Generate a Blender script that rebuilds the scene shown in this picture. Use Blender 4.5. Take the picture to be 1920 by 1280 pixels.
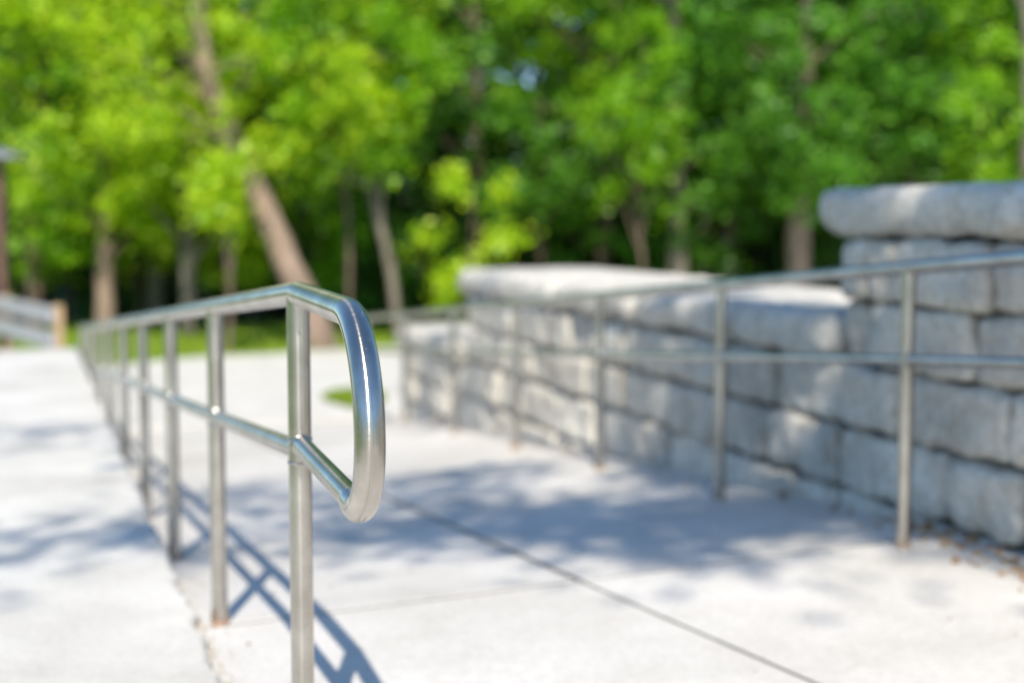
import bpy, bmesh, math, random
import numpy as np
from mathutils import Vector, Matrix, noise

for o in list(bpy.data.objects): bpy.data.objects.remove(o)
S = bpy.context.scene
COL = S.collection
R = math.radians

# ------------------------------------------------------------------ camera
CAMZ = 1.176
cam_d = bpy.data.cameras.new('camera'); cam = bpy.data.objects.new('camera', cam_d); COL.objects.link(cam)
cam.location = (0, 0, CAMZ); cam.rotation_euler = (R(90 - 4.93), 0, 0)
cam_d.lens = 50; cam_d.sensor_width = 36; cam_d.clip_start = .05; cam_d.clip_end = 2000
cam_d.dof.use_dof = True; cam_d.dof.focus_distance = 2.36; cam_d.dof.aperture_fstop = 1.66
S.camera = cam
# ------------------------------------------------------------------ sky and sun
SUN_EL = 48
w = bpy.data.worlds.new('World'); S.world = w; w.use_nodes = True
nt = w.node_tree; bg = nt.nodes['Background']
sky = nt.nodes.new('ShaderNodeTexSky'); sky.sky_type = 'NISHITA'; sky.sun_disc = False
sky.sun_elevation = R(SUN_EL); sky.sun_rotation = R(180)
sky.air_density = 1.0; sky.dust_density = .3; sky.ozone_density = 3.0
tnt = nt.nodes.new('ShaderNodeMix'); tnt.data_type = 'RGBA'; tnt.blend_type = 'MULTIPLY'; tnt.inputs[0].default_value = 1
nt.links.new(sky.outputs[0], tnt.inputs[6]); tnt.inputs[7].default_value = (.83, .97, 1.05, 1)
nt.links.new(tnt.outputs[2], bg.inputs[0]); bg.inputs[1].default_value = .15
sd = bpy.data.lights.new('sun', 'SUN'); sun = bpy.data.objects.new('sun', sd); COL.objects.link(sun)
sd.energy = 5; sd.angle = R(.53); sd.color = (1, .925, .80)
sun.rotation_euler = (R(90 - SUN_EL), 0, 0)
S.view_settings.view_transform = 'Standard'; S.view_settings.look = 'None'
S.view_settings.exposure = 0.36; S.view_settings.gamma = 1
S.cycles.use_denoising = True
S.cycles.max_bounces = 8; S.cycles.diffuse_bounces = 3; S.cycles.glossy_bounces = 4
S.cycles.transmission_bounces = 4; S.cycles.transparent_max_bounces = 4
S.cycles.sample_clamp_indirect = 8

# ------------------------------------------------------------------ frame of the ramp: u across (to the wall), v along (down the ramp)
O = Vector((-.95, 4.13, 0)); EU = Vector((.945, .326, 0)); EV = Vector((-.326, .945, 0))
def P(u, v, z=0.): return O + EU * u + EV * v + Vector((0, 0, z))
def UV(x, y): return ((x - O.x) * .945 + (y - O.y) * .326, -(x - O.x) * .326 + (y - O.y) * .945)
def at(px, py, d):   # point of the place seen at photo pixel px,py at depth d
    a = R(4.93); cx = (px - 960) / 2666.7 * d; cy = -(py - 640) / 2666.7 * d
    return Vector((cx, d * math.cos(a) + cy * math.sin(a), CAMZ + cy * math.cos(a) - d * math.sin(a)))
def xy(u, v): p = P(u, v); return (p.x, p.y)
GR = .0805; VEND = 9.3; LOW = -.765
def pave(u, v): return -.036 + .036 * min(max(u, 0), 4) * (1 - min(max((v - 7) / 2.3, 0), 1)) - GR * min(max(v, 0), VEND)

# ------------------------------------------------------------------ materials
def mat(name):
    m = bpy.data.materials.new(name); m.use_nodes = True
    return m, m.node_tree, m.node_tree.nodes['Principled BSDF']
def N(nt, t, **k):
    n = nt.nodes.new('ShaderNode' + t)
    for a, b in k.items():
        if a in n.inputs: n.inputs[a].default_value = b
        else: setattr(n, a, b)
    return n
def ramp(nt, src, stops):
    r = N(nt, 'ValToRGB'); e = r.color_ramp.elements
    while len(e) < len(stops): e.new(.5)
    for q, (p, c) in zip(e, stops): q.position = p; q.color = (*c, 1)
    nt.links.new(src, r.inputs[0]); return r
def noi(nt, co, scale, detail=6, rough=.6, map_scale=None):
    n = N(nt, 'TexNoise'); n.inputs['Scale'].default_value = scale; n.inputs['Detail'].default_value = detail; n.inputs['Roughness'].default_value = rough
    if map_scale:
        mp = N(nt, 'Mapping'); mp.inputs['Scale'].default_value = map_scale; nt.links.new(co, mp.inputs[0]); co = mp.outputs[0]
    nt.links.new(co, n.inputs['Vector']); return n
def mul(nt, a, b, mode='MULTIPLY', fac=1.):
    m = N(nt, 'Mix', data_type='RGBA', blend_type=mode); m.inputs[0].default_value = fac
    nt.links.new(a, m.inputs[6]); nt.links.new(b, m.inputs[7]); return m
def bump(nt, bs, h, s, d):
    b = N(nt, 'Bump'); b.inputs['Strength'].default_value = s; b.inputs['Distance'].default_value = d
    nt.links.new(h, b.inputs['Height']); nt.links.new(b.outputs[0], bs.inputs['Normal'])

def m_concrete(name, a, b, spots=.5):
    m, t, bs = mat(name); g = N(t, 'NewGeometry'); co = g.outputs['Position']
    n1 = noi(t, co, 1.3, 8, .65); r1 = ramp(t, n1.outputs[0], [(.3, a), (.62, b)])
    n2 = noi(t, co, 38, 5, .7); r2 = ramp(t, n2.outputs[0], [(.3, (.84, .83, .82)), (.6, (1, 1, 1))])
    n3 = noi(t, co, 9, 6, .7); r3 = ramp(t, n3.outputs[0], [(.62, (1, 1, 1)), (.8, (.83, .76, .66))])
    x = mul(t, r1.outputs[0], r2.outputs[0]); x = mul(t, x.outputs[2], r3.outputs[0], fac=spots)
    v = N(t, 'TexVoronoi'); v.inputs['Scale'].default_value = 14; t.links.new(co, v.inputs['Vector'])
    r4 = ramp(t, v.outputs['Distance'], [(.02, (.4, .33, .27)), (.05, (1, 1, 1))])
    x = mul(t, x.outputs[2], r4.outputs[0], fac=.6)
    t.links.new(x.outputs[2], bs.inputs['Base Color']); bs.inputs['Roughness'].default_value = .85
    n4 = noi(t, co, 160, 4, .7); bump(t, bs, n4.outputs[0], .5, .002)
    return m
CONC = m_concrete('light_concrete', (.50, .475, .435), (.635, .61, .575))
CONC2 = m_concrete('walk_concrete', (.47, .45, .41), (.65, .63, .59), 1)
JOINT = m_concrete('joint_filler', (.09, .083, .072), (.15, .14, .12))

def m_steel():
    m, t, bs = mat('brushed_stainless'); tc = N(t, 'TexCoord'); g = N(t, 'NewGeometry')
    n = noi(t, tc.outputs['UV'], 1, 3, .6, (500, 2, 1))
    r = ramp(t, n.outputs[0], [(.3, (.14,) * 3), (.7, (.24,) * 3)]); t.links.new(r.outputs[0], bs.inputs['Roughness'])
    bump(t, bs, n.outputs[0], .06, .0004)
    tg = N(t, 'Tangent', direction_type='UV_MAP'); tg.uv_map = 'UVMap'; t.links.new(tg.outputs[0], bs.inputs['Tangent']); bs.inputs['Anisotropic'].default_value = .97
    d = noi(t, g.outputs['Position'], 95, 4, .6); rd = ramp(t, d.outputs[0], [(.685, (0, 0, 0)), (.73, (1, 1, 1))])
    l = noi(t, g.outputs['Position'], 7, 5, .6); rl = ramp(t, l.outputs[0], [(.32, (.43, .395, .345)), (.68, (.65, .61, .55))])
    mx = N(t, 'Mix', data_type='RGBA'); t.links.new(rd.outputs[0], mx.inputs[0]); t.links.new(rl.outputs[0], mx.inputs[6]); mx.inputs[7].default_value = (.16, .08, .03, 1)
    t.links.new(mx.outputs[2], bs.inputs['Base Color'])
    iv = N(t, 'Math', operation='SUBTRACT'); iv.inputs[0].default_value = 1; t.links.new(rd.outputs[0], iv.inputs[1]); t.links.new(iv.outputs[0], bs.inputs['Metallic'])
    return m
STEEL = m_steel()
def m_rust():
    m, t, bs = mat('rusty_steel'); g = N(t, 'NewGeometry')
    n = noi(t, g.outputs['Position'], 60, 5, .7); r = ramp(t, n.outputs[0], [(.35, (.5, .46, .42)), (.6, (.36, .17, .06))])
    t.links.new(r.outputs[0], bs.inputs['Base Color']); bs.inputs['Metallic'].default_value = .4; bs.inputs['Roughness'].default_value = .55
    return m
RUST = m_rust()

def m_stone(name, a, b, c):
    m, t, bs = mat(name); g = N(t, 'NewGeometry'); co = g.outputs['Position']
    n1 = noi(t, co, 3.2, 8, .65); r1 = ramp(t, n1.outputs[0], [(.3, a), (.5, b), (.68, c)])
    n2 = noi(t, co, 26, 6, .75); r2 = ramp(t, n2.outputs[0], [(.33, (.66, .645, .61)), (.6, (1, 1, 1))])
    n3 = noi(t, co, 7, 6, .7, (1, 1, .35)); r3 = ramp(t, n3.outputs[0], [(.53, (1, 1, 1)), (.72, (.62, .54, .42))])
    ri = ramp(t, g.outputs['Random Per Island'], [(0, (.84, .83, .81)), (1, (1.1, 1.08, 1.04))])
    x = mul(t, r1.outputs[0], r2.outputs[0]); x = mul(t, x.outputs[2], r3.outputs[0], fac=.7); x = mul(t, x.outputs[2], ri.outputs[0])
    t.links.new(x.outputs[2], bs.inputs['Base Color']); bs.inputs['Roughness'].default_value = .9
    n4 = noi(t, co, 55, 6, .7); bump(t, bs, n4.outputs[0], .8, .008)
    return m
STONE = m_stone('split_limestone', (.50, .475, .43), (.69, .655, .59), (.82, .78, .70))
CAPM = m_stone('cap_limestone', (.54, .52, .48), (.70, .67, .615), (.82, .78, .71))
CORE = m_stone('dark_joint_fill', (.13, .12, .10), (.18, .17, .145), (.23, .215, .19))

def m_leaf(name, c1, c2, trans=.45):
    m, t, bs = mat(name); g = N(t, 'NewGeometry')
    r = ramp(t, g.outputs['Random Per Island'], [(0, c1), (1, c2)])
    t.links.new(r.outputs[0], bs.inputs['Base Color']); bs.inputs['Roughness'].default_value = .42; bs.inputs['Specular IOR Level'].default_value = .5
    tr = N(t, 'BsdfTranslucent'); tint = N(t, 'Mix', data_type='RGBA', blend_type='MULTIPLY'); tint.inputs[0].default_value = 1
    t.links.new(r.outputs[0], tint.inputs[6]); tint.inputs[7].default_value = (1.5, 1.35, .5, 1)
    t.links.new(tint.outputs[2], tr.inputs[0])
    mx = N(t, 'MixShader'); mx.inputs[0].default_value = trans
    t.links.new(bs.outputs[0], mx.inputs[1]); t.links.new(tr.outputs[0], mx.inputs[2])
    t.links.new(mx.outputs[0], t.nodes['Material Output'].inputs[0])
    return m
LEAF = {
 'yellow': m_leaf('yellow_green_leaf', (.18, .38, .005), (.60, .76, .03)),
 'bright': m_leaf('bright_leaf', (.09, .26, .005), (.34, .60, .02)),
 'mid': m_leaf('green_leaf', (.02, .10, .006), (.20, .48, .04)),
 'wood': m_leaf('shade_toned_leaf', (.01, .035, .004), (.035, .09, .008), .2),  # near-black green: the shade inside the wood is put into the leaf colour
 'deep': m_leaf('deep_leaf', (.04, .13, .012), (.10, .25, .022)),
}
def m_bark(name, a, b):
    m, t, bs = mat(name); g = N(t, 'NewGeometry')
    n = noi(t, g.outputs['Position'], 9, 7, .7, (1, 1, .25)); r = ramp(t, n.outputs[0], [(.35, a), (.65, b)])
    t.links.new(r.outputs[0], bs.inputs['Base Color']); bs.inputs['Roughness'].default_value = .9; bump(t, bs, n.outputs[0], .9, .03)
    return m
BARK = {'pink': m_bark('tan_bark', (.17, .115, .08), (.36, .26, .2)), 'grey': m_bark('grey_bark', (.11, .09, .07), (.27, .23, .18)),
        'brown': m_bark('brown_bark', (.09, .06, .045), (.2, .14, .1))}
def m_simple(name, a, b, scale=6, rough=.8, ms=None, metal=0):
    m, t, bs = mat(name); g = N(t, 'NewGeometry')
    n = noi(t, g.outputs['Position'], scale, 7, .65, ms); r = ramp(t, n.outputs[0], [(.35, a), (.65, b)])
    t.links.new(r.outputs[0], bs.inputs['Base Color']); bs.inputs['Roughness'].default_value = rough; bs.inputs['Metallic'].default_value = metal
    bump(t, bs, n.outputs[0], .4, .02); return m
GRASSG = m_simple('lawn_ground', (.1, .17, .015), (.2, .28, .04), 5)
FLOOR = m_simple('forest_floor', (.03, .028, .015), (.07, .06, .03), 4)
BLADE = m_leaf('grass_blade', (.18, .30, .015), (.32, .42, .03), .35)
PLANK = m_simple('weathered_plank', (.3, .3, .31), (.45, .45, .46), 12, .8, (1, 1, 8))
TIMBER = m_simple('tan_timber', (.38, .24, .12), (.56, .38, .2), 14, .8, (1, 1, .2))
DARKWOOD = m_simple('brown_post', (.09, .045, .03), (.16, .085, .06), 14, .7, (1, 1, .2))
GREYCAP = m_simple('grey_cap', (.12, .13, .15), (.2, .21, .23), 10, .5)
LITTER = m_leaf('dry_leaf', (.25, .11, .03), (.6, .4, .2), .2)
DIRT = m_simple('soil', (.18, .13, .09), (.4, .32, .24), 30)

# ------------------------------------------------------------------ object helpers
def link(name, me, m=None, parent=None):
    o = bpy.data.objects.new(name, me); COL.objects.link(o)
    if m is not None and me is not None: me.materials.append(m)
    if parent is not None:
        o.parent = parent; o.matrix_parent_inverse = Matrix.Translation(-parent.location)
    return o
def tag(o, label, cat, group=None, kind=None):
    o['label'] = label; o['category'] = cat
    if group: o['group'] = group
    if kind: o['kind'] = kind
    return o
def thing(name, loc, label, cat, group=None):
    o = bpy.data.objects.new(name, None); COL.objects.link(o); o.location = loc; o.empty_display_size = .2
    return tag(o, label, cat, group)
def struct(o): o['kind'] = 'structure'; return o
def mesh(name, vs, fs, smooth=False, uvs=None):
    me = bpy.data.meshes.new(name); me.from_pydata([tuple(v) for v in vs], [], fs); me.update()
    if smooth: me.polygons.foreach_set('use_smooth', [True] * len(me.polygons))
    if uvs is not None:
        l = me.uv_layers.new(name='UVMap'); vi = np.empty(len(me.loops), int); me.loops.foreach_get('vertex_index', vi)
        l.data.foreach_set('uv', np.asarray(uvs, dtype=np.float32)[vi].ravel())
    return me
class MB:
    def __init__(s): s.v = []; s.f = []; s.uv = []
    def add(s, vs, fs, uv=None):
        b = len(s.v); s.v += list(vs); s.f += [tuple(i + b for i in f) for f in fs]
        s.uv += list(uv) if uv is not None else [(0, 0)] * len(vs)
    def tube(s, pts, rad, n=20, cap=True, rough=0):
        pts = [Vector(p) for p in pts]; k = len(pts)
        rad = [rad] * k if not hasattr(rad, '__len__') else rad
        T = [((pts[min(i + 1, k - 1)] - pts[max(i - 1, 0)])).normalized() for i in range(k)]
        a = Vector((0, 0, 1)) if abs(T[0].z) < .9 else Vector((1, 0, 0)); nn = T[0].cross(a).normalized()
        vs, uv = [], []; L = 0
        for i in range(k):
            if i: L += (pts[i] - pts[i - 1]).length
            nn = (nn - T[i] * nn.dot(T[i])).normalized(); bb = T[i].cross(nn)
            for j in range(n + 1):
                q = 2 * math.pi * j / n
                rr = rad[i]
                if rough: rr *= 1 + rough * noise.noise(Vector((math.cos(q) * 1.3, math.sin(q) * 1.3, L * 2.2 + pts[0].x)))
                vs.append(pts[i] + nn * rr * math.cos(q) + bb * rr * math.sin(q)); uv.append((L, j / n))
        m = n + 1
        fs = [(i * m + j, i * m + j + 1, (i + 1) * m + j + 1, (i + 1) * m + j) for i in range(k - 1) for j in range(n)]
        if cap:
            e = len(vs); vs += vs[:n] + vs[(k - 1) * m:(k - 1) * m + n]; uv += [(0, 0)] * (2 * n)
            fs += [tuple(range(e + n - 1, e - 1, -1)), tuple(range(e + n, e + 2 * n))]
        s.add(vs, fs, uv)
    def prism(s, poly, ztop, zbot):   # poly of (x,y) ccw; ztop a function or number
        n = len(poly); zt = ztop if callable(ztop) else (lambda x, y: ztop)
        vs = [Vector((x, y, zt(x, y))) for x, y in poly] + [Vector((x, y, zbot)) for x, y in poly]
        s.add(vs, [tuple(range(n))] + [(i, i + n, (i + 1) % n + n, (i + 1) % n) for i in range(n)])
    def build(s, name, m, parent=None, smooth=False):
        return link(name, mesh(name, s.v, s.f, smooth, s.uv), m, parent)
def rock(cx, half, axes, r, amp, freq, step=.035, seed=0., flat_top=False):
    """rounded rough block: centre, half sizes on three axes, corner radius r"""
    hx, hy, hz = half; vs, fs = [], []; idx = {}
    cnt = [max(2, int(2 * h / step)) for h in half]
    def vert(i, j, k):
        key = (i, j, k)
        if key in idx: return idx[key]
        p = [-h + 2 * h * q / c for h, q, c in zip(half, key, cnt)]
        inner = [max(-h + r, min(h - r, x)) for h, x in zip(half, p)]
        d = Vector([a - b for a, b in zip(p, inner)])
        q = Vector(inner) + (d.normalized() * r if d.length > 1e-6 else Vector((0, 0, 0)))
        wpos = cx + axes[0] * q.x + axes[1] * q.y + axes[2] * q.z
        nrm = d.normalized() if d.length > 1e-6 else Vector((0, 0, 1))
        nn = noise.fractal(wpos * freq + Vector((seed * 7.3, seed * 3.1, seed)), .8, 2.1, 5)
        a_ = amp * (.25 if flat_top and nrm.z > .8 else 1)
        nw = axes[0] * nrm.x + axes[1] * nrm.y + axes[2] * nrm.z
        vs.append(wpos + nw * nn * a_); idx[key] = len(vs) - 1; return idx[key]
    for ax in range(3):
        b, c = [q for q in range(3) if q != ax]
        for side in (0, cnt[ax]):
            for i in range(cnt[b]):
                for j in range(cnt[c]):
                    q = []
                    for di, dj in ((0, 0), (1, 0), (1, 1), (0, 1)):
                        k = [0, 0, 0]; k[ax] = side; k[b] = i + di; k[c] = j + dj; q.append(vert(*k))
                    if (side == 0) ^ (ax == 1): q.reverse()
                    fs.append(tuple(q))
    return vs, fs

# ------------------------------------------------------------------ terrain
def sm(a, b, x): t = min(1, max(0, (x - a) / (b - a))); return t * t * (3 - 2 * t)
def terr(x, y):
    u, v = UV(x, y)
    z = -.06 + (-.80 + .06) * sm(7.6, 9.6, v)
    if -3.2 < u < 4.15 and -9 < v < 10: z = min(z, -1.15)
    if y > 45: z += .04 * min(y - 45, 30)
    return z
def axis(lo, hi, a, b, fine, coarse):
    r = []; x = lo
    while x < hi: r.append(x); x += fine if a <= x < b else coarse
    r.append(hi); return r
xs = axis(-300, 300, -8, 9, .35, 6); ys = axis(-60, 500, -6, 28, .35, 6)
vs = [(x, y, terr(x, y)) for y in ys for x in xs]; nx = len(xs)
fs = [(j * nx + i, j * nx + i + 1, (j + 1) * nx + i + 1, (j + 1) * nx + i) for j in range(len(ys) - 1) for i in range(nx - 1)]
me = mesh('ground', vs, fs, True); me.materials.append(GRASSG); me.materials.append(FLOOR)
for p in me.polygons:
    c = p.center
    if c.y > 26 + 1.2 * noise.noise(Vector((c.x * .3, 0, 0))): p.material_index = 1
g = link('ground', me); struct(g)

# raised walk on the left, with a chipped edge towards the ramp
def chip(v):   # jagged line of the edge
    return .02 * noise.noise(Vector((v * 3, 1, 0))) + .028 * noise.noise(Vector((v * 8, 5, 0))) + .016 * noise.noise(Vector((v * 45, 9, 0)))
mb = MB()
vv = [-8] + [-3 + i * .02 for i in range(int(12.3 / .02) + 1)]
top, mid_, bot = [], [], []
for v in vv:
    c = chip(v); top.append(P(-.006 + c, v, 0)); mid_.append(P(.008 + c * .8, v, -.012)); bot.append(P(.010 + c * .8, v, -1.3))
k = len(vv); L = [P(-3, v, 0) for v in vv]
mb.v = top + mid_ + bot + L; mb.uv = [(0, 0)] * (4 * k)
for i in range(k - 1):
    mb.f += [(i, i + 1, 3 * k + i + 1, 3 * k + i), (k + i, k + i + 1, i + 1, i), (2 * k + i, 2 * k + i + 1, k + i + 1, k + i)]
mb.f += [(k - 1, 2 * k - 1, 3 * k - 1, 4 * k, 4 * k + 1, 4 * k - 1)]
mb.v += [P(-3, vv[-1], -1.3), P(-3, vv[-1], -.001)]; mb.uv += [(0, 0)] * 2
struct(mb.build('raised_walk', CONC2))
mb = MB()   # crumbs broken from the walk's edge, lying in the angle
rc = random.Random(12)
for k_ in range(260):
    v = rc.uniform(-1.7, 2.2); c = P(.018 + abs(rc.gauss(0, .014)), v, pave(.02, v) + .002); r_ = rc.uniform(.002, .008)
    vs_ = [c + Vector((math.cos(q * 1.05) * r_ * rc.uniform(.6, 1.2), math.sin(q * 1.05) * r_ * rc.uniform(.6, 1.2), rc.uniform(-.2, .3) * r_)) for q in range(6)] + [c + Vector((0, 0, r_ * .9))]
    mb.add(vs_, [(q, (q + 1) % 6, 6) for q in range(6)])
cr = mb.build('crumbled_concrete', m_simple('tan_crumb', (.3, .24, .17), (.55, .48, .38), 60)); tag(cr, 'tan concrete crumbs along the chipped edge of the raised walk', 'rubble'); cr['kind'] = 'stuff'

def slab(mb, quad, zoff=0, zbot=-1.25, sub=1):
    """quad of (u,v) corners; bevelled slab following pave()"""
    vs = []; n = len(quad)
    c = (sum(q[0] for q in quad) / n, sum(q[1] for q in quad) / n)
    def ins(q, s):
        du, dv = c[0] - q[0], c[1] - q[1]
        return (q[0] + math.copysign(min(abs(du), s), du), q[1] + math.copysign(min(abs(dv), s), dv))
    T = [ins(q, .003) for q in quad]
    vs = [P(u, v, pave(u, v) + zoff) for u, v in T] + [P(u, v, pave(*q0) - .003 + zoff) for (u, v), q0 in zip(quad, quad)] + [P(u, v, zbot) for u, v in quad]
    f = [tuple(range(n))]
    for a in (0, n):
        f += [(a + i, a + i + n, a + (i + 1) % n + n, a + (i + 1) % n) for i in range(n)]
    mb.add(vs, f)
G = .009
mb = MB()
for v0, v1 in ((0, 7), (7, VEND)):
    G0 = .013 if v0 == 0 else .001; GU = .015
    slab(mb, [(.012, v0 + G0), (1.24 - GU, v0 + G0), (1.24 - GU, v1), (.012, v1)])
    slab(mb, [(1.24 + GU, v0 + G0), (3.2, v0 + G0), (3.2, v1), (1.24 + GU, v1)])
struct(mb.build('ramp', CONC))
mb = MB()
slab(mb, [(.014, -3.2), (1.72 - G, -3.2), (1.24 - G, -.013), (.014, -.013)])
slab(mb, [(1.72 + G, -3.2), (3.2, -3.2), (3.2, -.013), (1.24 + G, -.013)])
slab(mb, [(.014, -8), (3.2, -8), (3.2, -3.2 - G * 2), (.014, -3.2 - G * 2)])
struct(mb.build('landing', CONC))
mb = MB(); vs = []
grid = [(u, v) for v in (-8, -3.2, 0, 7, VEND) for u in (0, 3.2)]
mb.add([P(u, v, pave(u, v) - .0035) for u, v in grid], [(0, 1, 3, 2), (2, 3, 5, 4), (4, 5, 7, 6), (6, 7, 9, 8)])
struct(mb.build('joint_bed', JOINT))
mb = MB(); mb.prism([(-16, -22), (16, -22), (16, -5.2), xy(3.2, -8.03), xy(-3, -8.03), (-16, -5.2)], -.02, -.6); struct(mb.build('added_reflection_ground', m_simple('reflected_tan', (.34, .28, .2), (.5, .42, .32), 20)))  # unseen ground added behind the viewer so the steel reflects a warm tan
# lower path curving to the right behind the wall
def smooth_poly(pts, n=5):
    out = []
    for i in range(len(pts) - 1):
        p0 = pts[max(i - 1, 0)]; p1 = pts[i]; p2 = pts[i + 1]; p3 = pts[min(i + 2, len(pts) - 1)]
        for k in range(n):
            t = k / n
            out.append(tuple(.5 * ((2 * b) + (-a + c) * t + (2 * a - 5 * b + 4 * c - d) * t * t + (-a + 3 * b - 3 * c + d) * t ** 3) for a, b, c, d in zip(p0, p1, p2, p3)))
    return out + [pts[-1]]
far = smooth_poly([(16, 28), (9, 25.5), (3, 23.3), (-1.2, 21.7), (-2.8, 20.9), (-3.4, 20.35), (-4.3, 19.9), (-5.15, 18.9), (-6.2, 17), (-6.6, 15)])
near = [xy(3.2, VEND), (3, 14.6), (9, 17), (16, 20)]
poly = near + far + [xy(-2.9, VEND + .02)]
mb = MB(); mb.prism(poly, LOW + .012, -1.2); struct(mb.build('lower_path', CONC))
isl = smooth_poly([(-1.60, 14.35), (-1.85, 14.75), (-2.03, 15.15), (-1.95, 15.7), (-1.6, 15.75), (-1.38, 15.3), (-1.38, 14.7), (-1.60, 14.35)], 4)[:-1]; isl.reverse()
mb = MB(); mb.prism(isl, LOW + .035, -1.2); struct(mb.build('grass_verge', m_simple('verge_turf', (.06, .08, .02), (.16, .18, .05), 14)))

# ------------------------------------------------------------------ handrails
TR = .0245
def arc(c, r, a0, a1, n=10): return [(c[0] + r * math.cos(R(a0 + (a1 - a0) * i / n)), c[1] + r * math.sin(R(a0 + (a1 - a0) * i / n))) for i in range(n + 1)]
def ring(mb, c, axis_, r, w, n=20):   # weld bead
    axis_ = axis_.normalized(); a = axis_.cross(Vector((.3, .5, .8))).normalized(); b = axis_.cross(a)
    pts = [c + (a * math.cos(2 * math.pi * i / n) + b * math.sin(2 * math.pi * i / n)) * r for i in range(n + 1)]
    mb.tube(pts, w, 8, False)
def handrail(u0, du, posts, ztop, drop, label, ext0, ext1, group):
    """posts: v positions; ztop(v): centre of top rail; ext0/ext1: (dir vector, loop reach) at either end or None"""
    U = lambda v: u0 + du * v
    root = thing('handrail', P(U(posts[0]), posts[0], 0), label, 'handrail', group)
    def q(v, z): return P(U(v), v, z)
    v0, v1 = posts[0], posts[-1]
    for nm, dz in (('top_rail', 0), ('middle_rail', -drop)):
        mb = MB(); vs_ = [v0 + (v1 - v0) * i / 30 for i in range(31)]
        mb.tube([q(v, ztop(v) + dz) for v in vs_], TR if dz == 0 else .0205, 28)
        mb.build(nm, STEEL, root, True)
    for v in posts:
        mb = MB(); z0 = pave(U(v), v) - .05; b = q(v, z0)
        mb.tube([q(v, z0), q(v, z0 + .12), q(v, ztop(v) - .3), q(v, ztop(v) - .004)], TR * .985, 28)
        ring(mb, q(v, ztop(v) - drop + .024), Vector((0, 0, 1)), TR * .97, .0032 if v < 0 else .0048); ring(mb, q(v, ztop(v) - drop - .024), Vector((0, 0, 1)), TR * .97, .0032 if v < 0 else .0048)
        po = mb.build('post', STEEL, root, True)
        mb = MB(); zg = pave(U(v), v)
        mb.tube([q(v, zg - .01), q(v, zg + .006), q(v, zg + .012)], [TR + .006, TR + .004, TR + .0005], 20, False)
        for k_ in range(9):
            a = k_ * 2.4 + v; rr = TR + .0006; h = .02 + .035 * abs(math.sin(k_ * 3.7 + v))
            pts = [q(v, zg + z_) + Vector((math.cos(a + z_ * 3) * rr, math.sin(a + z_ * 3) * rr, 0)) for z_ in (0, h * .5, h)]
            mb.tube(pts, [.004, .003, .001], 6)
        mb.build('rust_collar', RUST, po, True)
    for v, ext in ((v0, ext0), (v1, ext1)):
        if not ext: continue
        d, W, r1, r2, joinback = ext; d = d.normalized(); z1 = ztop(v); z2 = z1 - drop + .014; base = q(v, 0)
        prof = [(0, z1), (.02, z1), (W - r1 - .03, z1)] + arc((W - r1, z1 - r1), r1, 90, 0, 14) + arc((W - r2, z2 + r2), r2, 0, -90, 14) + [(W - r2 - joinback, z2 + .004)]
        # a slight bow of the upright, as in the bent pipe
        pts = [base + d * (t + .006 * math.sin(max(0, min(1, (z1 - z) / drop)) * math.pi)) + Vector((0, 0, z)) for t, z in prof]
        fine = []
        for a_, b_ in zip(pts[:-1], pts[1:]):
            m_ = max(1, int((b_ - a_).length / .012)); fine += [a_.lerp(b_, i / m_) for i in range(m_)]
        fine.append(pts[-1])
        mb = MB(); mb.tube(fine, TR, 40)
        mb.add(*sphere(q(v, z1), TR * .998)); mb.build('end_loop', STEEL, root, True)
        mb = MB(); e = base + d * (W - r2 - joinback + .012) + Vector((0, 0, z2 + .004))
        s0 = q(v, z2); mb.tube([s0.lerp(e, i / 8) for i in range(9)], .0205, 28)
        ring(mb, s0.lerp(e, (TR + .001) / (e - s0).length), e - s0, .0205, .0028)
        ring(mb, e - d * .008, e - s0, .0212, .0022)
        mb.build('lower_return', STEEL, root, True)
    return root
def sphere(c, r, n=16, m=10):
    vs = [c + Vector((0, 0, r))] + [c + Vector((r * math.sin(math.pi * i / m) * math.cos(2 * math.pi * j / n), r * math.sin(math.pi * i / m) * math.sin(2 * math.pi * j / n), r * math.cos(math.pi * i / m))) for i in range(1, m) for j in range(n)] + [c - Vector((0, 0, r))]
    fs = [(0, 1 + j, 1 + (j + 1) % n) for j in range(n)]
    fs += [(1 + (i - 1) * n + j, 1 + i * n + j, 1 + i * n + (j + 1) % n, 1 + (i - 1) * n + (j + 1) % n) for i in range(1, m - 1) for j in range(n)]
    b = 1 + (m - 2) * n; fs += [(b + j, len(vs) - 1, b + (j + 1) % n) for j in range(n)]
    return vs, fs
handrail(.087, -.002, [-1.30, .03, 1.34, 2.65, 3.96, 5.27, 6.58, 7.89, 9.15], lambda v: .919 - .0797 * v, .327,
         'stainless steel handrail with its rounded end loop in sharp focus beside the raised walk',
         (Vector((.28, -.96, 0)), .79, .19, .118, .03), (EV, .34, .12, .1, .02), None)
handrail(2.397, .024, [-1.55, -.1, 1.33, 2.78, 4.24, 5.74, 7.30, 8.85], lambda v: 1.004 - .0855 * v - .006 * max(0, -v), .315,
         'long stainless steel handrail running along the foot of the stone wall', None, (EV, .4, .12, .1, .02), None)

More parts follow.
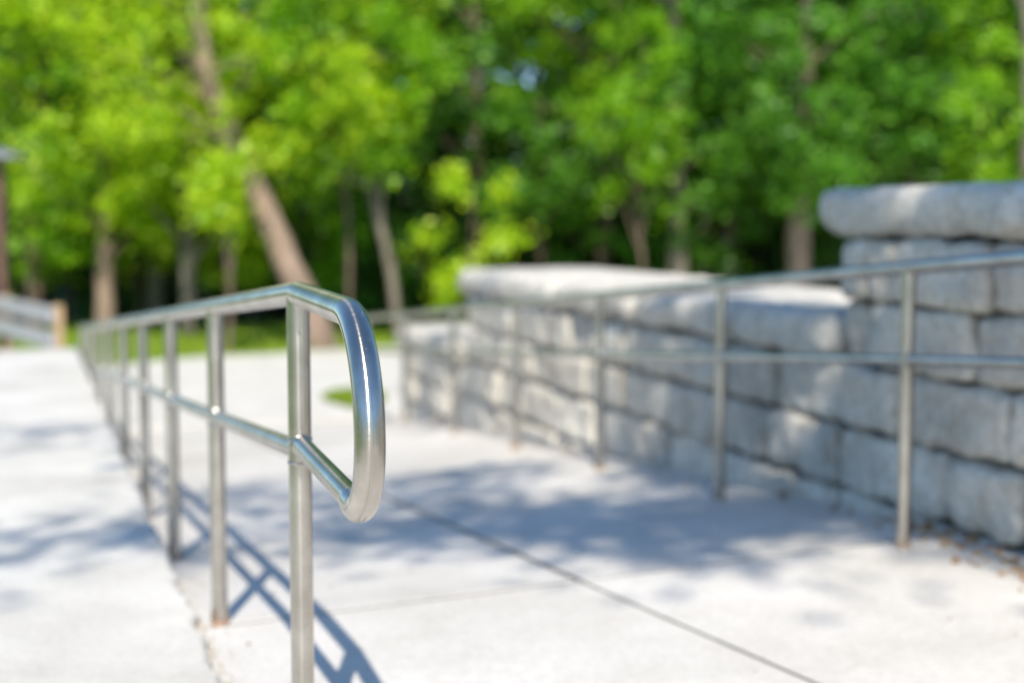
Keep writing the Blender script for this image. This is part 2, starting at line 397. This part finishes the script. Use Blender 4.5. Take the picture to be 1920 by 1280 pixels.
# ------------------------------------------------------------------ stone wall
WU = lambda v: 2.715 + .026 * v
wall = thing('stone_wall', P(WU(3), 3, -.2), 'stepped grey wall of split limestone blocks with thick pale caps beside the ramp', 'wall')
wd = (EV + EU * .026).normalized(); wn = Vector((wd.y, -wd.x, 0)); UP = Vector((0, 0, 1))
if wn.dot(EU) < 0: wn = -wn
rnd = random.Random(4)
def wall_section(v0, v1, z0, joints, seed, depth):
    mb = MB(); core = MB()
    for ci in range(len(joints) - 1):
        za, zb = joints[ci], joints[ci + 1]; v = v0 - rnd.uniform(0, .3)
        while v < v1 - .02:
            Lb = rnd.choice((.36, .44, .5, .58, .66, .74)); e = min(v + Lb, v1); s_ = max(v, v0)
            if v1 - e < .2: e = v1
            if e - s_ < .08: v = e; continue
            gz = pave(WU(s_), s_)
            if zb > gz - .01:
                m_ = (s_ + e) / 2; pr = rnd.uniform(-.018, .022)
                c = P(WU(m_), m_, (za + zb) / 2) + wn * (.16 - .03 + pr)
                vv_, ff_ = rock(c, (.16, (e - s_) / 2 - .009, (zb - za) / 2 - .008), (wn, wd, UP), min(.04, (zb - za) / 2 - .012), .02, 8, .026, rnd.random() * 9)
                mb.add(vv_, ff_)
            v = e
    mb.build('wall_section', STONE, wall, True)
    a, b = v0, v1; zz = joints[-1] - .012
    quad = [P(WU(a), a) + wn * .045 + wd * .02, P(WU(a), a) + wn * depth + wd * .02, P(WU(b), b) + wn * depth - wd * .03, P(WU(b), b) + wn * .045 - wd * .03]
    core.prism([(p.x, p.y) for p in quad], zz, -1.2); core.build('wall_core', CORE, wall)
def caps(v0, v1, za, zb, front, depth, cuts, endover=0):
    vs_ = [v0] + cuts + [v1 + endover]
    for a, b in zip(vs_[:-1], vs_[1:]):
        m_ = (a + b) / 2; h = (zb - za) / 2
        c = P(WU(m_), m_, (za + zb) / 2) + wn * ((depth - front) / 2)
        vv_, ff_ = rock(c, ((depth + front) / 2, (b - a) / 2 - .006, h), (wn, wd, UP), min(.08, h * .85), .028, 5, .035, rnd.random() * 9, True)
        mb = MB(); mb.add(vv_, ff_); mb.build('cap_stone', CAPM, wall, True)
A = [-1.02, -.76, -.50, -.22, .07]
wall_section(-4.5, .84, 0, A[3:] + [.33, .59, .85, 1.105], 1, 1.0)
wall_section(.84, 6.5, 0, A[1:] + [.33, .59], 2, 1.05)
wall_section(6.5, 8.75, 0, [-1.02, -.76, -.50, -.25, .0], 3, 1.0)
caps(-4.5, .84, 1.11, 1.30, .075, 1.0, [-3.1, -1.7, -.35], .14)
caps(.86, 6.5, .595, .785, .075, 1.12, [1.75, 3.0, 4.3, 5.5], .1)
caps(6.6, 8.75, .005, .19, .07, 1.05, [7.7], .06)

# ------------------------------------------------------------------ timber fence and post far left
def box(mb, c, half, ax):
    vs = [c + ax[0] * half[0] * i + ax[1] * half[1] * j + ax[2] * half[2] * k for i in (-1, 1) for j in (-1, 1) for k in (-1, 1)]
    mb.add(vs, [(0, 1, 3, 2), (4, 6, 7, 5), (0, 4, 5, 1), (2, 3, 7, 6), (0, 2, 6, 4), (1, 5, 7, 3)])
def bevel(o, w_, seg=2):
    m = o.modifiers.new('bevel', 'BEVEL'); m.width = w_; m.segments = seg
fb = at(111, 615, 14.5); fd = Vector((-1.45, 2.3, 0)).normalized(); fn = Vector((fd.y, -fd.x, 0))
fence = thing('timber_fence', (fb.x, fb.y, terr(fb.x, fb.y)), 'low fence of two wide grey planks with tan end post, beyond the raised walk', 'fence')
for dz in (.195, -.065):
    mb = MB(); box(mb, Vector((fb.x, fb.y, dz)) + fd * 1.9 - fn * .06, (1.9, .025, .085), (fd, fn, UP)); bevel(mb.build('plank', PLANK, fence), .008)
for s_ in (0, 2.2, 3.75):
    mb = MB(); zb_ = terr(fb.x, fb.y) - .2; box(mb, Vector((fb.x, fb.y, 0)) + fd * (s_ + .03) + Vector((0, 0, (.30 + zb_) / 2)), (.085, .033, (.30 - zb_) / 2), (fd, fn, UP))
    bevel(mb.build('fence_post', TIMBER, fence), .01)
pb = at(1, 420, 17.5)
tp = thing('capped_post', (pb.x, pb.y, -.8), 'tall brown post under a flat grey cap at the far left edge', 'post')
mb = MB(); box(mb, Vector((pb.x, pb.y, .55)), (.06, .06, 1.38), (Vector((1, 0, 0)), Vector((0, 1, 0)), UP)); bevel(mb.build('shaft', DARKWOOD, tp), .01)
mb = MB(); c = Vector((pb.x, pb.y, 1.95))
mb.add([c + Vector(p) for p in ((-.27, -.27, -.04), (.27, -.27, -.04), (.27, .27, -.04), (-.27, .27, -.04), (-.25, -.25, .02), (.25, -.25, .02), (.25, .25, .02), (-.25, .25, .02), (0, 0, .1))],
       [(3, 2, 1, 0), (0, 1, 5, 4), (1, 2, 6, 5), (2, 3, 7, 6), (3, 0, 4, 7), (4, 5, 8), (5, 6, 8), (6, 7, 8), (7, 4, 8)]); mb.build('cap', GREYCAP, tp)

# ------------------------------------------------------------------ leaves
def leaf_mesh(name, cen, size, rng, up=.55):
    """cen: (n,3) leaf positions; each leaf a folded pointed blade of two faces"""
    n = len(cen); d = rng.normal(size=(n, 3)); d[:, 2] *= .6; d /= np.linalg.norm(d, axis=1)[:, None]
    nrm = rng.normal(size=(n, 3)) * (1 - up) + np.array([0, -.55, .85]) * up
    side = np.cross(d, nrm); side /= np.linalg.norm(side, axis=1)[:, None] + 1e-9
    nn = np.cross(side, d); s = size * rng.uniform(.65, 1.3, n)[:, None]
    v = np.empty((n, 4, 3)); v[:, 0] = cen - d * s * .5; v[:, 1] = cen + side * s * .34 + nn * s * .1; v[:, 2] = cen + d * s * .55; v[:, 3] = cen - side * s * .34 + nn * s * .1
    me = bpy.data.meshes.new(name); me.vertices.add(4 * n); me.vertices.foreach_set('co', v.ravel())
    b = np.arange(n)[:, None] * 4; tri = np.concatenate([b + [0, 1, 2], b + [0, 2, 3]], 1).ravel()
    me.loops.add(6 * n); me.loops.foreach_set('vertex_index', tri)
    me.polygons.add(2 * n); me.polygons.foreach_set('loop_start', np.arange(2 * n) * 3)
    me.update(calc_edges=True); me.validate(); return me
def clump_pts(rng, c, r, n, flat=.6):
    """a spray of leaves: soft-edged, longer one way, drooping at its rim"""
    p = rng.normal(size=(n, 3)) * r * np.array([.78, .46, .34 + .1 * flat])
    a = rng.uniform(0, 2 * math.pi); b = rng.uniform(-.7, .5)
    p = np.stack([p[:, 0] * math.cos(b) - p[:, 2] * math.sin(b), p[:, 1], p[:, 0] * math.sin(b) + p[:, 2] * math.cos(b)], 1)
    p = np.stack([p[:, 0] * math.cos(a) - p[:, 1] * math.sin(a), p[:, 0] * math.sin(a) + p[:, 1] * math.cos(a), p[:, 2]], 1)
    p[:, 2] -= .12 * (p[:, 0] ** 2 + p[:, 1] ** 2) / max(r, .1)
    return p + np.asarray(c)
def crown_centres(rng, Rr, z0, z1, n):
    out = []
    for _ in range(n):
        t = rng.uniform(0, 1); zz = z0 + (z1 - z0) * t; prof = math.sin(math.pi * (.18 + .74 * t)) ** .7
        a = rng.uniform(0, 2 * math.pi); rr = Rr * prof * rng.uniform(.25, 1) ** .6
        out.append((rr * math.cos(a), rr * math.sin(a), zz))
    return out
def tree(name, base, path, rads, crown, leaf, bark, label, group, seed, cat='tree', lsize=.135):
    """base: foot; path: trunk points relative to the foot; crown: (radius, z0, z1, clumps, leaves per clump, clump radius, shift, flat) or list of explicit centres"""
    rng = np.random.default_rng(seed); rn = random.Random(seed)
    root = thing(name, base, label, cat, group); B = Vector(base)
    pts = smooth_poly([tuple(p) for p in path], 5); rr = np.interp(np.linspace(0, 1, len(pts)), np.linspace(0, 1, len(rads)), rads)
    mb = MB(); mb.tube([B + Vector(p) for p in pts], list(rr), 12, True, .25)
    Rr, z0, z1, nc, nl, cr, sh, flat = crown
    cs = [(x + sh[0], y + sh[1], z + sh[2]) for x, y, z in crown_centres(rng, Rr, z0, z1, nc)]
    lp = []
    for i, c in enumerate(cs):
        lp.append(clump_pts(rng, c, cr * rng.uniform(.6, 1.25), nl, flat))
        if i % 7 == 0:    # a limb from the trunk to the clump
            zt = max(.6, c[2] - rn.uniform(.5, 1.5)); k_ = min(range(len(pts)), key=lambda q: abs(pts[q][2] - zt)); a = Vector(pts[k_]); e = Vector(c)
            mid = a.lerp(e, .5) + Vector((rn.uniform(-.1, .1), rn.uniform(-.1, .1), rn.uniform(.0, .25)))
            mb.tube([B + a, B + mid, B + e], [min(.05, rr[k_] * .5), .028, .01], 6)
    mb.build('trunk', BARK[bark], root, True)
    me = leaf_mesh('crown', np.concatenate(lp) + np.array(base), lsize, rng)
    link('crown', me, LEAF[leaf], root)
    return root

TG = 'trees at the edge of the wood'
def foot(px, d): x = (px - 960) / 2666.7 * d; return (x, d, terr(x, d) - .05)
def lean(path, base, d):   # photo pixels -> trunk path relative to its foot
    return [tuple(at(px, py, dd) - Vector(base)) for px, py, dd in path]
# big leaning trunk
b = tuple(at(604, 662, 21.5)); b = (b[0], b[1], -.9)
tree('tree', b, [(0, 0, 0)] + lean([(590, 610, 21.4), (540, 490, 21.5), (462, 315, 21.7), (395, 165, 21.9), (372, 20, 22.1), (366, -160, 22.3), (380, -330, 22.5)], b, 0), [.29, .23, .2, .17, .14, .12, .1, .06],
     (3.0, 3.0, 8.6, 110, 95, .38, (-1.2, 1.3, 0), .85), 'yellow', 'pink', 'thick tan trunk leaning left, its foot by the far end of the path', TG, 11, lsize=.12)
spec = [  # px, depth, lean px at top, radii, crown, leaf, bark, label
 (62, 25, 20, .13, (2.3, 1.3, 8, 52), 'bright', 'brown', 'bushy bright green tree above the low plank fence'),
 (197, 24.5, 0, .15, (1.9, 2.0, 7.5, 48), 'yellow', 'pink', 'yellow-green tree with straight tan trunk rising behind the far end of the near handrail'),
 (292, 26, -10, .14, (2.0, 1.7, 8, 50), 'bright', 'grey', 'tree with medium grey trunk, second right of the fence'),
 (352, 24, 4, .12, (1.7, 1.7, 7, 40), 'yellow', 'grey', 'slim pale grey trunk just left of the leaning tan trunk'),
 (748, 22.5, -75, .075, (1.8, 2.9, 8, 30), 'bright', 'grey', 'slender grey trunk leaning left, right of the handrail loop'),
 (905, 27.5, -8, .115, (2.4, 2.3, 8.5, 46), 'mid', 'brown', 'tree with dark brown trunk rising behind the left end of the stone wall'),
 (1130, 27, 12, .14, (2.3, 2.0, 8.5, 50), 'bright', 'brown', 'leafy tree with brown trunk over the middle of the wall caps'),
 (1272, 25, -6, .16, (1.8, 2.3, 8, 36), 'mid', 'grey', 'straight pale grey trunk showing high between leaves, left of the tall wall'),
 (1362, 26.5, 6, .16, (2.0, 2.2, 8.5, 44), 'mid', 'grey', 'dull grey trunk between the pale grey trunk and the pinkish trunk'),
 (1493, 24.5, 10, .20, (2.1, 2.1, 8.5, 40), 'mid', 'pink', 'sunlit pinkish trunk just left of the tall wall cap'),
 (1557, 28, 5, .15, (2.1, 1.9, 8.5, 46), 'deep', 'brown', 'dim brown trunk half hidden behind the end of the tall wall cap'),
 (1725, 26, -8, .15, (2.4, 2.0, 8.5, 54), 'mid', 'brown', 'deep green tree rising behind the tall wall cap'),
 (1935, 23.5, -12, .13, (2.2, 2.2, 8.5, 44), 'bright', 'grey', 'bright green tree with grey trunk at the right edge'),
]
for i, (px, d, ln, r0, cr_, lf, bk, lab) in enumerate(spec):
    b = foot(px, d); s_ = d / 2666.7 * ln
    path = [(0, 0, 0), (s_ * .2, 0, 1.2), (s_ * .8, .1, 2.8), (s_ * 1.3, .1, 4.6), (s_ * 2, .2, 6.4), (s_ * 2.4, .2, 8)]
    tree('tree', b, path, [r0 * 1.15, r0, r0 * .85, r0 * .65, r0 * .4, .03], (cr_[0], cr_[1], cr_[2] + 2.6, int(cr_[3] * (3.4 if i < 5 else 2.0)), 95, .38, (s_ * 1.2, 0, 0), .85), lf, bk, lab, TG, 30 + i)
# young low trees in front
young = [
 (800, 27.5, 1.1, -.7, 1.2, 16, 'deep', 'dark undergrowth sapling between the slender grey trunk and the wall'),
 (960, 28.5, 1.5, -.6, 1.9, 24, 'deep', 'dark sapling behind the left end of the long wall cap'),
 (1125, 27.8, 1.4, -.5, 1.8, 22, 'mid', 'shaded green sapling behind the middle of the long wall cap'),
 (1240, 26.2, .9, -.3, 1.1, 13, 'mid', 'leafy sapling at the foot of the straight pale grey trunk'),
 (1420, 27.6, 1.2, -.5, 1.4, 18, 'deep', 'dark sapling left of the pinkish trunk'),
 (1570, 27.0, .9, -.3, 2.0, 15, 'deep', 'dark sapling right of the pinkish trunk, beside the tall wall'),
 (235, 27.5, 1.2, -.7, 1.4, 16, 'deep', 'dark sapling low behind the far posts of the near handrail'),
 (665, 27.5, 1.2, -.8, 1.4, 18, 'mid', 'green sapling right of the leaning trunk above the lawn'),
 (70, 25.5, 1.2, .3, 2.6, 22, 'bright', 'low bright young tree behind the low plank fence'),
 (255, 26, 1.2, .5, 3.2, 24, 'yellow', 'yellow-green young tree between the straight tan and the medium grey trunks'),
 (425, 25.5, 1.1, .2, 2.6, 20, 'yellow', 'low yellow-green young tree left of the leaning tan trunk'),
 (560, 26, 1.2, .1, 2.3, 20, 'bright', 'low green young tree right of the leaning trunk foot'),
 (425, 20.6, .5, 1.2, 2.0, 6, 'yellow', 'thin yellow-green sapling in front of the leaning tan trunk'),
 (1500, 23.4, .8, 1.5, 4.6, 20, 'mid', 'slim green young tree hiding the upper pinkish trunk'),
 (1330, 25.5, 1.0, .2, 2.4, 14, 'deep', 'low dark young tree between grey trunks above the long cap'),
 (885, 22.5, .85, -.2, 2.0, 7, 'yellow', 'low yellow-green sapling spreading just left of the long wall cap'),
 (650, 22.5, 1.05, 2.3, 3.6, 26, 'yellow', 'slim pale yellow-green young tree high behind the handrail loop'),
 (470, 26.5, 1.3, .7, 3.6, 24, 'bright', 'young bright green tree behind the leaning tan trunk'),
 (130, 27, 1.3, .4, 3.2, 22, 'deep', 'dark blue-green young tree low behind the fence end'),
 (1010, 26.5, 1.2, 1.2, 3.8, 20, 'mid', 'young green tree above the left wall cap'),
 (1200, 24.0, .9, 1.5, 4.6, 16, 'bright', 'bright young tree left of the straight pale grey trunk'),
 (1640, 24.5, 1.1, 1.7, 4.4, 20, 'mid', 'young green tree over the left end of the tall wall cap'),
 (1830, 25, 1.2, 1.7, 5.0, 22, 'bright', 'young bright tree near the right edge above the tall cap'),
]
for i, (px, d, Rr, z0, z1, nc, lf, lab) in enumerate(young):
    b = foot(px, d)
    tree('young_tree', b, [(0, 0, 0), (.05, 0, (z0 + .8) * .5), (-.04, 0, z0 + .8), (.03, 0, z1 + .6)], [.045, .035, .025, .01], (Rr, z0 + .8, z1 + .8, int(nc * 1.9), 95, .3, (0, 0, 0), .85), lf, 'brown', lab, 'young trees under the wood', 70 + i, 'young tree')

# the deeper wood: nobody could count it
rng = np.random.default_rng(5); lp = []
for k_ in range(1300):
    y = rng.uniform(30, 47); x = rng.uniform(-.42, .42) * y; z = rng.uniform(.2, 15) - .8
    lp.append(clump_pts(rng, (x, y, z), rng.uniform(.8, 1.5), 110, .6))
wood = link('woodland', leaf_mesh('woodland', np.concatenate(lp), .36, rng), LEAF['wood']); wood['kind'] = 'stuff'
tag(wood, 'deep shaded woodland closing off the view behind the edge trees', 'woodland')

# grass
def blades(name, n, fn, hgt, seed, label):
    rng = np.random.default_rng(seed); rn = random.Random(seed); vs = []; fs = []
    while len(fs) < n:
        p = fn(rn)
        if p is None: continue
        x, y, z = p; a = rn.uniform(0, 6.28); h = hgt * rn.uniform(.6, 1.3); wv = .012 + h * .08; l = rn.uniform(-.5, .5) * h; b_ = len(vs)
        vs += [(x - wv * math.cos(a), y - wv * math.sin(a), z), (x + wv * math.cos(a), y + wv * math.sin(a), z), (x + l * math.sin(a), y + l * math.cos(a), z + h)]
        fs.append((b_, b_ + 1, b_ + 2))
    o = link(name, mesh(name, vs, fs), BLADE); tag(o, label, 'grass'); o['kind'] = 'stuff'; return o
def inpoly(x, y, pl):
    c = False; j = len(pl) - 1
    for i in range(len(pl)):
        if (pl[i][1] > y) != (pl[j][1] > y) and x < (pl[j][0] - pl[i][0]) * (y - pl[i][1]) / (pl[j][1] - pl[i][1]) + pl[i][0]: c = not c
        j = i
    return c
def lawn(rn):
    y = rn.uniform(17, 27); x = rn.uniform(-.4, .4) * y
    if inpoly(x, y, poly) or (y < 20 and x > -5): return None
    return (x, y, terr(x, y))
blades('lawn_grass', 16000, lawn, .09, 3, 'strip of sunlit lawn between the path and the wood')
def island(rn):
    x = rn.uniform(-2.1, -1.3); y = rn.uniform(14.3, 15.8)
    return (x, y, LOW + .034) if inpoly(x, y, isl) else None
blades('verge_grass', 2500, island, .045, 8, 'patch of short grass where the wall ends')

# dry leaves and grit by the foot of the wall and on the paving
rn = random.Random(2); pts = []
for k_ in range(260):
    v = rn.uniform(-1.6, .4) if k_ < 190 else rn.uniform(.4, 8)
    u = WU(v) - .02 - abs(rn.gauss(0, .09)) - (.16 * rn.random() if v < -.3 else 0)
    p = P(u, v, pave(u, v) + .006); pts.append(tuple(p))
me = leaf_mesh('leaf_litter', np.array(pts), .035, np.random.default_rng(1), .9)
lt = link('leaf_litter', me, LITTER); tag(lt, 'dry orange leaf litter gathered along the foot of the wall', 'litter'); lt['kind'] = 'stuff'
mb = MB()
for k_ in range(150):
    if k_ < 60: u, v = .03 + abs(rn.gauss(0, .05)), rn.uniform(-1.5, 1)
    else: u, v = rn.uniform(.1, 2.6), rn.uniform(-1.6, 1.2)
    r_ = rn.uniform(.0015, .0045) * (1.8 if k_ % 9 == 0 else 1); c = P(u, v, pave(u, v) + r_ * .5); a = rn.uniform(0, 3)
    vs_ = [c + Vector((math.cos(a + q * 1.257) * r_ * rn.uniform(.7, 1.3), math.sin(a + q * 1.257) * r_ * rn.uniform(.7, 1.3), 0)) for q in range(5)] + [c + Vector((0, 0, r_ * .8))]
    mb.add(vs_, [(q, (q + 1) % 5, 5) for q in range(5)])
gt = mb.build('grit', DIRT); tag(gt, 'scattered brown grit on the pale concrete', 'grit'); gt['kind'] = 'stuff'

# ------------------------------------------------------------------ trees behind the photographer whose crowns throw the dappled shade
def shade_tree(name, trunk, targets, leaf, label, seed, h0=10.5):
    rng = np.random.default_rng(seed); rn = random.Random(seed); root = thing(name, trunk, label, 'tree', 'trees behind the viewer'); B = Vector(trunk)
    mb = MB(); mb.tube([B + Vector(p) for p in ((0, 0, -.3), (.05, .1, 2), (0, .3, 6), (.1, .5, 9.6))], [.26, .2, .17, .1], 12, True, .2); lp = []
    top = B + Vector((.05, .3, 4.4))
    for tx, ty, tz, r_, n_ in targets:
        h = h0 + rn.uniform(-.8, 1.2); c = Vector((tx, ty - (h - tz) / math.tan(R(SUN_EL)), h))
        lp.append(clump_pts(rng, c, r_ * 1.15, n_, .35))
    mb.build('trunk', BARK['brown'], root, True); link('crown', leaf_mesh('crown', np.concatenate(lp), .11, rng), LEAF[leaf], root)
T1 = [  # ramp band and the left walk
 (-1.7, 5.05, 0, .34, 90), (-2.2, 5.0, 0, .36, 100), (-2.8, 4.95, 0, .4, 100), (-2.0, 4.75, 0, .5, 50), (-1.35, 5.3, 0, .22, 120), (-2.5, 5.5, 0, .3, 80), (-2.4, 7.7, 0, .4, 90),
 (-.75, 5.6, 0, .34, 100), (-.35, 5.5, 0, .32, 120), (-.2, 5.9, 0, .45, 200), (-.8, 6.2, -.1, .42, 110), (-.3, 6.9, -.1, .4, 190), (-1.0, 7.0, -.1, .4, 190), (-1.5, 7.4, -.2, .35, 150), (-.4, 7.6, -.2, .3, 130)]
T2 = [(.25, 5.75, 0, .48, 520), (.7, 5.6, 0, .48, 560), (.5, 5.2, 0, .36, 260), (1.0, 5.5, 0, .32, 250), (1.2, 5.85, 0, .25, 120), (.75, 6.2, -.1, .35, 240), (.2, 6.5, -.1, .35, 120), (.0, 7.9, -.2, .35, 110)]
rn3 = random.Random(31)
for v in [-.75 + .36 * i for i in range(14)]:
    for zz in (.1, .45, .8, 1.2):
        if v > 1.2 and zz > .6: continue
        if rn3.random() < (.46 if v < 2.4 else .64) or (v < -.8 and zz < .3): continue
        if any((v - a) ** 2 + (zz - b) ** 2 < .27 ** 2 for a, b in ((-.15, .2), (1.2, .42), (1.15, .12), (.3, 1.2))): continue
        p = P(WU(v) - .02, v); T2.append((p.x + rn3.uniform(-.1, .2), p.y + rn3.uniform(-.1, .1), zz + rn3.uniform(-.08, .08), rn3.uniform(.24, .34), 260 if v < 2.4 else 190))
for v in (6.6, 7.6):
    p = P(WU(v), v); T2.append((p.x, p.y, rn3.uniform(-.5, .1), .3, 120))
shade_tree('shade_tree', (-4.2, -5.6, -.06), T1, 'mid', 'spreading tree behind and left of the viewer shading the raised walk', 90)
shade_tree('shade_tree', (4.6, -4.8, -.06), T2, 'mid', 'spreading tree behind and right of the viewer shading the stone wall', 91)

# the wood that also stands behind the viewer (seen only in the polished pipe)
rng = np.random.default_rng(15); lp = []
for k_ in range(300):
    a = rng.uniform(-1.9, 1.9); d_ = rng.uniform(27, 34); z = rng.uniform(.0, 7)
    lp.append(clump_pts(rng, (math.sin(a) * d_, -math.cos(a) * d_, z), rng.uniform(.9, 1.6), 90, .6))
w2 = link('woodland', leaf_mesh('woodland', np.concatenate(lp), .4, rng), LEAF['wood']); tag(w2, 'wood standing behind the viewer', 'woodland'); w2['kind'] = 'stuff'
